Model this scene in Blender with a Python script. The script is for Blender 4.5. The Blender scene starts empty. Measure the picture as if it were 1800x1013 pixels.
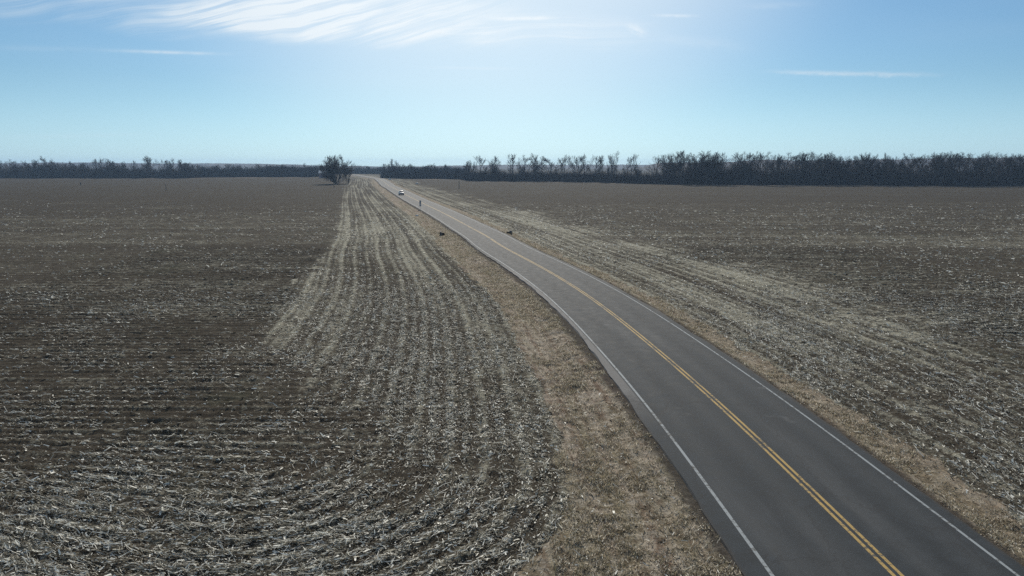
import bpy, math, numpy as np
from mathutils import Vector, Matrix
R = math.radians
rng = np.random.default_rng(7)
sc = bpy.context.scene
col = sc.collection

# ------------------------------------------------------------------ camera
F_PX, CX, CY, HOR = 1200.0, 900.0, 506.5, 290.0
CAM_H = 11.4
PITCH = math.atan((CY - HOR) / F_PX)
cd = bpy.data.cameras.new('camera')
cd.sensor_width = 36.0
cd.lens = 24.0
cd.clip_start = 0.1
cd.clip_end = 30000
cam = bpy.data.objects.new('camera', cd)
col.objects.link(cam)
cam.location = (0, 0, CAM_H)
cam.rotation_euler = (math.pi / 2 - PITCH, 0, 0)
sc.camera = cam

# ------------------------------------------------------------------ exposure, sampling
sc.view_settings.view_transform = 'Standard'
sc.view_settings.look = 'None'
sc.view_settings.exposure = 0.0
sc.view_settings.gamma = 1.0
sc.render.engine = 'CYCLES'
sc.cycles.use_denoising = False
sc.cycles.max_bounces = 5
sc.cycles.diffuse_bounces = 2
sc.cycles.glossy_bounces = 2
sc.cycles.transparent_max_bounces = 8
sc.cycles.volume_bounces = 0
sc.cycles.sample_clamp_indirect = 4

# ------------------------------------------------------------------ sun
SUN_AZ, SUN_EL = R(-1.5), R(27)
sun_vec = Vector((math.sin(SUN_AZ) * math.cos(SUN_EL), math.cos(SUN_AZ) * math.cos(SUN_EL), math.sin(SUN_EL)))
sl = bpy.data.lights.new('sun', 'SUN')
sl.energy = 5.0
sl.angle = R(0.5)
sl.color = (1.0, 0.93, 0.82)
so = bpy.data.objects.new('sun', sl)
so.rotation_euler = (-sun_vec).to_track_quat('-Z', 'Y').to_euler()
so.location = (0, 0, 60)
col.objects.link(so)


# ------------------------------------------------------------------ node helpers
class NT:
    def __init__(s, tree):
        s.t = tree
        s.n = tree.nodes
        s.l = tree.links

    def put(s, sock, v):
        if isinstance(v, bpy.types.NodeSocket):
            s.l.new(v, sock)
        elif isinstance(v, (tuple, list)) and len(v) == 3 and sock.type == 'RGBA':
            sock.default_value = (*v, 1)
        else:
            sock.default_value = v

    def m(s, op, a, b=0.0, c=0.0, clamp=False):
        n = s.n.new('ShaderNodeMath')
        n.operation = op
        n.use_clamp = clamp
        s.put(n.inputs[0], a)
        s.put(n.inputs[1], b)
        if op in ('MULTIPLY_ADD', 'WRAP', 'SMOOTH_MIN'):
            s.put(n.inputs[2], c)
        return n.outputs[0]

    def add(s, a, b): return s.m('ADD', a, b)
    def sub(s, a, b): return s.m('SUBTRACT', a, b)
    def mul(s, a, b): return s.m('MULTIPLY', a, b)

    def step(s, v, lo, hi, a=0.0, b=1.0):          # smoothstep map
        n = s.n.new('ShaderNodeMapRange')
        n.interpolation_type = 'SMOOTHSTEP'
        s.put(n.inputs[0], v)
        n.inputs[1].default_value = lo
        n.inputs[2].default_value = hi
        n.inputs[3].default_value = a
        n.inputs[4].default_value = b
        return n.outputs[0]

    def lin(s, v, lo, hi, a=0.0, b=1.0):
        n = s.n.new('ShaderNodeMapRange')
        s.put(n.inputs[0], v)
        n.inputs[1].default_value = lo
        n.inputs[2].default_value = hi
        n.inputs[3].default_value = a
        n.inputs[4].default_value = b
        return n.outputs[0]

    def mix(s, f, a, b, mode='MIX'):
        n = s.n.new('ShaderNodeMix')
        n.data_type = 'RGBA'
        n.blend_type = mode
        n.clamp_factor = True
        s.put(n.inputs[0], f)
        s.put(n.inputs[6], a)
        s.put(n.inputs[7], b)
        return n.outputs[2]

    def noise(s, vec, scale, detail=3, rough=0.5, dist=0.0):
        n = s.n.new('ShaderNodeTexNoise')
        if vec is not None:
            s.put(n.inputs['Vector'], vec)
        n.inputs['Scale'].default_value = scale
        n.inputs['Detail'].default_value = detail
        n.inputs['Roughness'].default_value = rough
        n.inputs['Distortion'].default_value = dist
        return n.outputs[0]

    def xyz(s, x, y, z=0.0):
        n = s.n.new('ShaderNodeCombineXYZ')
        s.put(n.inputs[0], x); s.put(n.inputs[1], y); s.put(n.inputs[2], z)
        return n.outputs[0]

    def sep(s, v):
        n = s.n.new('ShaderNodeSeparateXYZ')
        s.put(n.inputs[0], v)
        return n.outputs[0], n.outputs[1], n.outputs[2]

    def attr(s, name):
        n = s.n.new('ShaderNodeAttribute')
        n.attribute_name = name
        return n.outputs['Vector']

    def geo(s, out='Position'):
        return s.n.new('ShaderNodeNewGeometry').outputs[out]


def new_mat(name):
    m = bpy.data.materials.new(name)
    m.use_nodes = True
    t = NT(m.node_tree)
    b = t.n['Principled BSDF']
    return m, t, b


def plain(name, rgb, rough=0.6, metal=0.0, var=0.15, scale=3.0, spec=0.5):
    m, t, b = new_mat(name)
    obj = t.n.new('ShaderNodeTexCoord').outputs['Object']
    f = t.noise(obj, scale, 4, 0.6)
    lo = tuple(c * (1 - var) for c in rgb)
    hi = tuple(min(1, c * (1 + var)) for c in rgb)
    t.put(b.inputs['Base Color'], t.mix(f, lo, hi))
    b.inputs['Roughness'].default_value = rough
    b.inputs['Metallic'].default_value = metal
    b.inputs['Specular IOR Level'].default_value = spec
    return m


# ------------------------------------------------------------------ world: sky, cirrus and contrails by direction
def px_dir(x, y):
    u, v = (x - CX) / F_PX, (y - CY) / F_PX
    d = Vector((u, math.cos(PITCH) - v * math.sin(PITCH), -v * math.cos(PITCH) - math.sin(PITCH)))
    d.normalize()
    return math.atan2(d.x, d.y), math.asin(d.z)


w = bpy.data.worlds.new('World')
sc.world = w
w.use_nodes = True
t = NT(w.node_tree)
bg = t.n['Background']
sky = t.n.new('ShaderNodeTexSky')
sky.sky_type = 'NISHITA'
sky.sun_disc = False
sky.sun_elevation = SUN_EL
sky.sun_rotation = SUN_AZ
sky.altitude = 350
sky.air_density = 1.0
sky.dust_density = 0.6
sky.ozone_density = 2.5
dirv = t.n.new('ShaderNodeTexCoord').outputs['Generated']
dx, dy, dz = t.sep(dirv)
az = t.m('ARCTAN2', dx, dy)
el = t.m('ARCSINE', dz)


def graded_sky(gam, rgb):
    a = t.mix(1.0, sky.outputs[0], (0.1, 0.1, 0.1), 'MULTIPLY')
    g_ = t.n.new('ShaderNodeGamma')
    t.put(g_.inputs[0], a); g_.inputs[1].default_value = gam
    return t.mix(1.0, g_.outputs[0], tuple(10 * c for c in rgb), 'MULTIPLY')


skyc = t.mix(t.step(el, 0.0, 0.12), graded_sky(0.45, (0.50, 0.755, 0.98)), graded_sky(0.80, (0.43, 0.64, 0.79)))
# thin cirrus fan
def line(x0, y0, x1, y1, half_px, soft_end_px, amt, wob=0.0, nz=14, seed=0):
    a0, e0 = px_dir(x0, y0)
    a1, e1 = px_dir(x1, y1)
    L = math.hypot(a1 - a0, e1 - e0)
    c, s_ = (a1 - a0) / L, (e1 - e0) / L
    A, E = t.sub(az, a0), t.sub(el, e0)
    p = t.add(t.mul(A, c), t.mul(E, s_))
    q = t.sub(t.mul(E, c), t.mul(A, s_))
    nn = t.noise(t.xyz(t.mul(p, nz * 4), t.mul(q, nz * 8), seed), 1.0, 4, 0.6)
    if wob:
        q = t.add(q, t.mul(t.sub(nn, 0.5), wob / F_PX))
    h = half_px / F_PX
    g = t.m('DIVIDE', q, h)
    g = t.m('POWER', 2.718, t.mul(t.mul(g, g), -1.0))
    se = soft_end_px / F_PX
    win = t.mul(t.step(p, -se * 0.2, se), t.step(p, L - se, L + se * 0.2, 1.0, 0.0))
    return t.mul(t.mul(t.mul(g, win), t.lin(nn, 0.3, 0.65, 0.45, 1.1)), amt)


def add_all(lst):
    r = lst[0]
    for x in lst[1:]:
        r = t.add(r, x)
    return r


trails = [line(170, 88, 408, 95, 2.3, 90, 0.55, 1, seed=1),
          line(850, 33, 982, 31, 3.0, 40, 0.75, 1, seed=2),
          line(1140, 27, 1232, 28, 2.2, 40, 0.45, 2, seed=3),
          line(1340, 126, 1660, 132, 3.0, 80, 0.50, 9, seed=4),
          line(730, 118, 935, 121, 2.2, 80, 0.16, 2, seed=5),
          line(-60, 243, 300, 235, 3.5, 100, 0.10, 3, seed=6),
          line(-60, 82, 200, 88, 3.5, 80, 0.10, 3, seed=7),
          line(1098, 44, 1140, 60, 5.5, 20, 0.55, 16, 26, seed=8),
          line(1120, 64, 1330, 82, 8, 80, 0.13, 8, seed=9),
          line(1290, 12, 1440, 6, 4, 60, 0.12, 8, seed=10)]


def cirrus(x0, y0, x1, y1, top, bot, ang, amt, seed, bend=0.0):
    a0, e0 = px_dir(x0, y0)
    a1, e1 = px_dir(x1, y1)
    L = math.hypot(a1 - a0, e1 - e0)
    c, s_ = (a1 - a0) / L, (e1 - e0) / L
    A, E = t.sub(az, a0), t.sub(el, e0)
    p = t.add(t.mul(A, c), t.mul(E, s_))
    q = t.sub(t.mul(E, c), t.mul(A, s_))
    # strands run steeper than the band and bow as they fall
    ca, sa = math.cos(ang), math.sin(ang)
    qs = t.add(t.mul(q, ca), t.mul(p, sa))
    ps = t.sub(t.mul(p, ca), t.mul(q, sa))
    qs = t.add(qs, t.mul(t.mul(ps, ps), bend))
    wrp = t.noise(t.xyz(t.mul(ps, 6), t.mul(qs, 6), seed), 1.0, 2)
    qs = t.add(qs, t.mul(t.sub(wrp, 0.5), 0.035))
    n1 = t.noise(t.xyz(t.mul(ps, 3.0), t.mul(qs, 125), seed + 3), 1.0, 7, 0.68)
    n2 = t.noise(t.xyz(t.mul(ps, 6), t.mul(qs, 16), seed + 9), 1.0, 3, 0.6)
    strands = t.mul(t.step(n1, 0.36, 0.64), t.lin(n2, 0.3, 0.65, 0.35, 1.25))
    body = t.add(t.mul(strands, 0.80), t.mul(t.step(n2, 0.25, 0.7), 0.30))
    win = t.mul(t.step(p, 0.0, L * 0.42), t.step(p, L * 0.66, L * 1.06, 1.0, 0.0))
    nb = t.add(q, t.mul(t.sub(n2, 0.5), 0.03))
    acr = t.mul(t.step(nb, -bot / F_PX, -bot * 0.25 / F_PX), t.step(nb, top * 0.45 / F_PX, top / F_PX, 1.0, 0.0))
    return t.mul(t.mul(t.mul(body, win), acr), amt)


cir = [cirrus(60, -30, 930, 46, 62, 50, R(-12), 1.28, 1.0, -0.10),
       cirrus(-150, -10, 480, 40, 30, 34, R(-12), 0.5, 20.0, 0.0),
       cirrus(650, 30, 1180, 70, 40, 30, R(-5), 0.5, 40.0, 0.0)]
cloud = t.m('MINIMUM', add_all(trails + cir), 0.92)
veil = t.noise(t.xyz(t.mul(az, 3), t.mul(el, 14), 5.0), 1.0, 4, 0.55)
cloud = t.add(cloud, t.mul(t.step(veil, 0.45, 0.8), 0.05))
# clouds scatter sunlight forward: brighter close to the sun
dsun = t.n.new('ShaderNodeVectorMath'); dsun.operation = 'DOT_PRODUCT'
t.put(dsun.inputs[0], dirv); dsun.inputs[1].default_value = sun_vec
near_sun = t.step(dsun.outputs['Value'], 0.80, 0.985)
cl_col = t.mix(near_sun, (6.6, 7.6, 8.4), (9.2, 9.8, 10.2))
# milky glow of the thin high cloud round the sun
aureole = t.m('POWER', t.step(dsun.outputs['Value'], 0.84, 0.985), 1.5)
skyc = t.mix(t.mul(aureole, 0.62), skyc, (8.7, 9.3, 9.6))
skyc = t.mix(t.step(el, 0.30, 0.75, 0.0, 0.42), skyc, (4.0, 4.15, 4.2))  # unseen grey layer added overhead to take the blue out of the skylight
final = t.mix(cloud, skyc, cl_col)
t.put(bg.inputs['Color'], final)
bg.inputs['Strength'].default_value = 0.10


# ------------------------------------------------------------------ numeric helpers
def hash2(i, j, seed):
    n = (i.astype(np.int64) * 374761393 + j.astype(np.int64) * 668265263 + seed * 974634777) & 0xffffffff
    n = ((n ^ (n >> 13)) * 1274126177) & 0xffffffff
    return ((n ^ (n >> 16)) & 0xffff) / 65535.0


def vn(x, y, s, seed=0):
    x = x / s; y = y / s
    i = np.floor(x); j = np.floor(y)
    fx = x - i; fy = y - j
    fx = fx * fx * (3 - 2 * fx); fy = fy * fy * (3 - 2 * fy)
    a = hash2(i, j, seed); b = hash2(i + 1, j, seed); c = hash2(i, j + 1, seed); d = hash2(i + 1, j + 1, seed)
    return (a * (1 - fx) + b * fx) * (1 - fy) + (c * (1 - fx) + d * fx) * fy


def ss(a, b, x):
    v = np.clip((x - a) / (b - a), 0, 1)
    return v * v * (3 - 2 * v)


# road centre line X = c(Y), read off the photograph's ground plan (metres)
ctrl = np.array([(-150, 14.0), (-60, 12.6), (-30, 12.1), (0, 11.55), (10, 11.25), (18, 10.87), (25, 10.5), (31, 10.1), (39, 9.35),
                 (50, 8.1), (60, 6.65), (70, 4.75), (80, 2.55), (90, 0.1), (100, -2.1), (110, -3.9), (120, -6.2), (133, -9.2),
                 (146, -12.1), (160, -15.4), (180, -20.2), (213, -28.3), (250, -37.2), (300, -48.8), (345, -59.2), (382, -68.3),
                 (470, -87), (577, -111), (687, -145), (770, -172), (860, -205), (950, -250), (1100, -350), (1400, -560), (8000, -5200)])
YY = np.arange(-150, 8000, 1.0)
XX = np.interp(YY, ctrl[:, 0], ctrl[:, 1])
for win in (9, 9, 9):
    k = np.hanning(win + 2); k /= k.sum()
    h = len(k) // 2
    XX = np.convolve(np.pad(XX, h, mode='reflect', reflect_type='odd'), k, 'valid')
DX = np.gradient(XX, YY)
for _ in range(2):
    k = np.hanning(21); k /= k.sum()
    DX = np.convolve(np.pad(DX, 10, mode='edge'), k, 'valid')
LL = np.concatenate([[0], np.cumsum(np.hypot(np.diff(XX), np.diff(YY)))])


def road_sl(x, y):
    c = np.interp(y, YY, XX); d = np.interp(y, YY, DX); l = np.interp(y, YY, LL)
    q = 1 / np.sqrt(1 + d * d)
    return (x - c) * q, l + (x - c) * d * q


def head_width(y):       # outer edge of the left headland, metres from the road centre
    return 15.0 + 11.0 * ss(26, 44, y) - 2.0 * ss(60, 100, y)


def zones(x, y):
    s, l = road_sl(x, y)
    jit = (vn(l, s, 3.0, 3) - 0.5) * 0.9 + (vn(l, s, 0.8, 4) - 0.5) * 0.5
    hw = head_width(y)
    wide = 1.0 + 5.0 * (1 - ss(34, 50, y))
    head = ss(-wide, wide, (s + hw) + jit * 1.6 + wide * 1.2 * (vn(x, y, 4.5, 9) - .5) + 1.2 * (vn(x, y, 1.5, 19) - .5)) * (s < 0)
    headr = (1 - ss(12, 31, s + jit * 3 + 12 * (vn(x, y, 11, 12) - .5))) * (s > 0)
    head = head + headr
    # coordinates across the planted rows: rH follows the road, rF runs straight over the field,
    # and both sweep round the rounded field corner nearest the camera
    du = -s - 8.4
    v = y - 13.4 - 0.020 * np.minimum(x + 7, 0) ** 2 * (1 - ss(18, 30, y)) + 0.7 * (vn(x, y, 22, 5) - .5)
    Rc = 12.0
    q = Rc - np.sqrt(np.maximum(Rc - du, 0) ** 2 + np.maximum(Rc - v, 0) ** 2)
    corner = (du < Rc) & (v < Rc)
    rH = np.where(s < 0, np.where(corner, q, du), s)
    rF = np.where(s < 0, np.where(corner, q, v), y + 0.06 * x)
    edge = np.where(s < 0, -np.where(corner, q, du) - 0.05, 6.1 - s)
    verge = ss(-0.4, 0.4, edge + jit * 1.0 + 0.5 * (vn(x, y, 1.7, 47) - .5))
    return s, l, np.clip(head, 0, 1), verge, rF, rH


def near_amp(x, y):
    return (1 - ss(44, 54, np.abs(x))) * (1 - ss(85, 120, y)) * ss(2, 7, y)


def H(x, y, full=None):
    if full is None:
        full = zones(x, y)
    s, l, head, verge, rF, rH = full
    a = np.abs(s)
    sgn_w = np.where(s < 0, 8.5, 6.1)
    z = np.full_like(x, -0.22)
    # shoulder bank, shallow ditch, field edge
    bank = -0.11 - 0.30 * ss(4.2, 0.5 * (4.2 + sgn_w) + .3, a)
    fld = -0.22 + 0.05 * (vn(x, y, 14, 1) - .5)
    z = bank + (fld - bank) * ss(sgn_w - 1.8, sgn_w + 0.6, a)
    z = np.where(a < 4.2, -0.16, z)
    na = near_amp(x, y)
    vf = (1 - verge) * na
    rg_ = 0
    for ph, wt, k_ in ((rH, head, .85), (rF, 1 - head, 1.0)):
        row = np.cos(2 * np.pi * ph / 0.762)
        deep = 0.5 + 0.5 * np.cos(2 * np.pi * ph / 1.524 + 0.7)
        amp = 0.022 + 0.062 * deep * vn(x, y, 3.5, 21) * (0.35 + 0.65 * ss(20, 29, y))
        rg_ = rg_ + wt * k_ * row * amp
    z = z + vf * (rg_ + 0.07 * (vn(x, y, .55, 31) - .5) + 0.07 * (vn(x, y, .22, 32) - .5))
    off = (a > 4.5) * na * verge
    z = z + off * (0.10 * (vn(l, s, .9, 33) - .5) + 0.06 * (vn(l, s, .3, 34) - .5))
    return z


def mesh_obj(name, V, Fq, mat, parent=None, smooth=False, attrs=None):
    """V (n,3), Fq (m,k) one polygon size"""
    me = bpy.data.meshes.new(name)
    V = np.ascontiguousarray(V, dtype=np.float32)
    Fq = np.ascontiguousarray(Fq, dtype=np.int32)
    n, kk = Fq.shape
    me.vertices.add(len(V)); me.vertices.foreach_set('co', V.ravel())
    me.loops.add(n * kk); me.loops.foreach_set('vertex_index', Fq.ravel())
    me.polygons.add(n)
    me.polygons.foreach_set('loop_start', np.arange(0, n * kk, kk, dtype=np.int32))
    me.polygons.foreach_set('loop_total', np.full(n, kk, dtype=np.int32))
    me.polygons.foreach_set('use_smooth', np.full(n, smooth, dtype=bool))
    for k_, v_ in (attrs or {}).items():
        at = me.attributes.new(k_, 'FLOAT_VECTOR', 'POINT')
        at.data.foreach_set('vector', np.ascontiguousarray(v_, dtype=np.float32).ravel())
    me.materials.append(mat)
    me.update(); me.validate()
    o = bpy.data.objects.new(name, me)
    col.objects.link(o)
    if parent:
        o.parent = parent
    return o


def tag(o, label=None, cat=None, group=None, kind=None):
    if label: o['label'] = label
    if cat: o['category'] = cat
    if group: o['group'] = group
    if kind: o['kind'] = kind
    return o


def empty(name, loc, rz=0.0):
    o = bpy.data.objects.new(name, None)
    o.empty_display_size = 0.5
    o.location = loc
    o.rotation_euler = (0, 0, rz)
    col.objects.link(o)
    return o


# ------------------------------------------------------------------ ground material
def ground_material():
    m, t, b = new_mat('field_soil_and_residue')
    s, l, vg = t.sep(t.attr('road'))
    r, head, rough_edge = t.sep(t.attr('field'))
    rH, _a, _b = t.sep(t.attr('rows'))
    pos = t.geo()
    px, py, pz = t.sep(pos)
    dist = t.n.new('ShaderNodeVectorMath'); dist.operation = 'LENGTH'
    t.put(dist.inputs[0], pos)
    dist = dist.outputs['Value']
    # ---- field
    big = t.noise(pos, 0.045, 4, 0.6)
    mid = t.noise(pos, 0.55, 5, 0.62)
    fine = t.noise(pos, 3.2, 6, 0.72)
    speck = t.noise(pos, 9.0, 4, 0.75)
    wob = t.mul(t.sub(t.noise(pos, 0.4, 3), 0.5), 0.55)
    ph_f = t.mul(t.add(r, wob), 2 * math.pi / 0.762)
    ph_h = t.mul(t.add(rH, wob), 2 * math.pi / 0.762)
    rowf = t.lin(t.m('COSINE', ph_f), -1, 1)
    rowh = t.lin(t.m('COSINE', ph_h), -1, 1)
    # strips one planter pass wide, lighter and darker
    band_h = t.noise(t.xyz(t.mul(s, 0.55), t.mul(l, 0.012), 2.0), 1.0, 2, 0.5)
    band_f = t.noise(t.xyz(t.mul(px, 0.006), t.mul(r, 0.16), 7.0), 1.0, 3, 0.6)
    rowf2 = t.lin(t.m('COSINE', t.mul(ph_f, 0.5)), -1, 1)
    cov_f = t.add(t.add(t.mul(rowf, 0.10), t.mul(rowf2, 0.10)), t.lin(band_f, 0.3, 0.7, -0.10, 0.11))
    farn = t.noise(t.xyz(t.mul(px, 0.35), t.mul(r, 0.5), 3.0), 1.0, 6, 0.75)
    cov_f = t.add(cov_f, t.mul(t.sub(farn, 0.5), t.step(py, 60, 200, 0.2, 1.1)))
    row2 = t.lin(t.m('COSINE', t.mul(ph_h, 0.5)), -1, 1)
    cov_h = t.add(t.add(t.mul(rowh, 0.15), t.mul(row2, 0.17)), t.mul(t.lin(band_h, 0.32, 0.68, -0.05, 0.30), t.step(py, 30, 56, 0.3, 1.0)))
    cov_h = t.add(cov_h, t.mul(t.sub(farn, 0.5), t.step(py, 60, 200, 0.2, 0.8)))
    hd = t.add(head, t.mul(t.sub(mid, 0.5), 0.9))
    hd = t.step(hd, 0.1, 0.9)
    cov = t.add(t.mul(cov_f, t.sub(1.0, hd)), t.mul(cov_h, hd))
    # the right field carries a little more loose residue
    cov = t.add(cov, t.step(s, 2, 10, 0.0, 0.02))
    cov = t.add(cov, t.step(py, 50, 130, -0.11, -0.06))
    cov = t.sub(cov, t.mul(t.step(py, 80, 260, 0.0, 0.17), t.sub(1.0, t.mul(hd, 0.4))))
    cov = t.add(cov, t.mul(t.sub(big, 0.5), 0.42))
    cov = t.add(cov, t.mul(t.sub(mid, 0.5), 0.50))
    sig = t.add(t.mul(fine, 0.75), t.mul(speck, 0.35))
    f = t.step(t.add(cov, t.mul(t.sub(sig, 0.55), 1.5)), 0.0, 0.46)
    soil = t.mix(t.noise(pos, 1.3, 4), SOIL_A, SOIL_B)
    resid = t.mix(speck, RES_A, RES_B)
    fieldc = t.mix(f, soil, resid)
    weed = t.step(t.noise(pos, 0.11, 5, 0.7), 0.54, 0.72)
    fieldc = t.mix(t.mul(weed, 0.5), fieldc, (0.075, 0.076, 0.052))
    # ---- verge grass, streaked along the road
    g1 = t.noise(t.xyz(t.mul(s, 1.7), t.mul(l, 0.06), 0.0), 1.0, 5, 0.65)
    g2 = t.noise(t.xyz(t.mul(s, 4.0), t.mul(l, 0.9), 4.0), 1.0, 6, 0.7)
    g3 = t.noise(t.xyz(t.mul(s, 0.6), t.mul(l, 0.05), 8.0), 1.0, 4, 0.6)
    gc = t.mix(t.step(g1, 0.38, 0.62), VG_BROWN, VG_TAN)
    gc = t.mix(t.mul(t.step(g3, 0.42, 0.58), 0.7), gc, VG_OLIVE)
    gc = t.mix(t.mul(t.step(g2, 0.30, 0.60, 1.0, 0.0), 0.75), gc, VG_DARK)
    g4 = t.noise(pos, 2.2, 5, 0.7)
    gc = t.mix(t.step(g4, 0.47, 0.64, 0.0, 0.7), gc, (0.38, 0.335, 0.27))
    gc = t.mix(t.step(g4, 0.32, 0.48, 0.75, 0.0), gc, (0.085, 0.060, 0.040))
    # right-hand verge is paler, drier grass
    gc = t.mix(t.mul(t.step(s, 3.0, 4.5), 0.35), gc, (0.24, 0.20, 0.14))
    vm = t.step(t.add(vg, t.mul(t.sub(fine, 0.5), 0.9)), 0.35, 0.65)
    c = t.mix(vm, fieldc, gc)
    # gravelly dark strip against the asphalt
    sabs = t.m('ABSOLUTE', t.add(s, 0.15))
    edge = t.step(t.add(sabs, t.mul(t.sub(fine, 0.5), 0.6)), 4.25, 4.75, 1.0, 0.0)
    c = t.mix(t.mul(edge, 0.85), c, (0.045, 0.04, 0.036))
    # rough unfarmed grass at the foot of the tree belts
    re = t.mul(rough_edge, t.step(mid, 0.25, 0.6, 0.6, 1.0))
    c = t.mix(re, c, (0.20, 0.165, 0.13))
    t.put(b.inputs['Base Color'], c)
    b.inputs['Roughness'].default_value = 1.0
    b.inputs['Specular IOR Level'].default_value = 0.02
    bump = t.n.new('ShaderNodeBump')
    bump.inputs['Strength'].default_value = 0.75
    bump.inputs['Distance'].default_value = 0.16
    hgt = t.add(t.mul(fine, 0.8), t.mul(speck, 0.45))
    rowb = t.add(t.mul(rowf, t.sub(1.0, hd)), t.mul(rowh, hd))
    farrow = t.mul(t.step(py, 70, 115), t.mul(rowb, t.sub(1.0, vm)))
    hgt = t.add(hgt, t.mul(farrow, 0.35))
    t.put(bump.inputs['Height'], hgt)
    t.put(b.inputs['Normal'], bump.outputs[0])
    return m


SOIL_A, SOIL_B = (0.033, 0.0275, 0.0205), (0.078, 0.066, 0.050)
RES_A, RES_B = (0.19, 0.18, 0.137), (0.44, 0.42, 0.335)
VG_BROWN, VG_TAN, VG_OLIVE, VG_DARK = (0.215, 0.155, 0.113), (0.40, 0.345, 0.275), (0.185, 0.165, 0.10), (0.045, 0.036, 0.026)
m_ground = ground_material()


# tree-belt front lines (X, Y), metres
def px_ground(x, y):
    u, v = (x - CX) / F_PX, (y - CY) / F_PX
    tt = CAM_H / (v * math.cos(PITCH) + math.sin(PITCH))
    return tt * u, tt * (math.cos(PITCH) - v * math.sin(PITCH))


BELT_R = [(-42, 560), (-30, 505), (22, 480), (52, 462), (105, 405), (190, 392), (290, 380), (420, 372), (560, 372)]
BELT_M = [(-118, 625), (-95, 590), (-42, 560)]
BELT_L = [(-760, 585), (-600, 590), (-445, 598), (-360, 600), (-285, 604)]
BELT_F = [(-300, 612), (-280, 640), (-230, 655), (-192, 664)]
BELT_G = [(-330, 905), (-240, 900), (-60, 880)]


def poly_y(P, x):
    P = np.array(P)
    return np.interp(x, P[:, 0], P[:, 1], left=1e5, right=1e5)


def graded(lo, f0, f1, hi, step, g):
    mid = list(np.arange(f0, f1 + step * .5, step))
    up = []; d = step; v = mid[-1]
    while v < hi:
        d *= g; v += d; up.append(v)
    dn = []; d = step; v = mid[0]
    while v > lo:
        d *= g; v -= d; dn.append(v)
    return np.array(dn[::-1] + mid + up)


gx = graded(-3600, -50, 50, 3600, 0.17, 1.07)
gy = graded(-350, 8, 95, 3500, 0.17, 1.045)
GX, GY = np.meshgrid(gx, gy)
fx, fy = GX.ravel(), GY.ravel()
zn = zones(fx, fy)
gz = H(fx, fy, zn)
# rough strip in front of each belt
re = np.zeros_like(fx)
for P, wd in ((BELT_R, 9), (BELT_M, 14), (BELT_L, 22), (BELT_F, 30)):
    d = poly_y(P, fx) - fy
    re = np.maximum(re, (1 - ss(wd * .4, wd, d)) * ss(-80, -40, d))
nx_, ny_ = len(gx), len(gy)
idx = np.arange(nx_ * ny_).reshape(ny_, nx_)
q = np.stack([idx[:-1, :-1], idx[:-1, 1:], idx[1:, 1:], idx[1:, :-1]], -1).reshape(-1, 4)
g = mesh_obj('ground', np.stack([fx, fy, gz], 1), q, m_ground, smooth=True,
             attrs={'road': np.stack([zn[0], zn[1], zn[3]], 1), 'field': np.stack([zn[4], zn[2], re], 1), 'rows': np.stack([zn[5], re, re], 1)})
tag(g, kind='structure')


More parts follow.
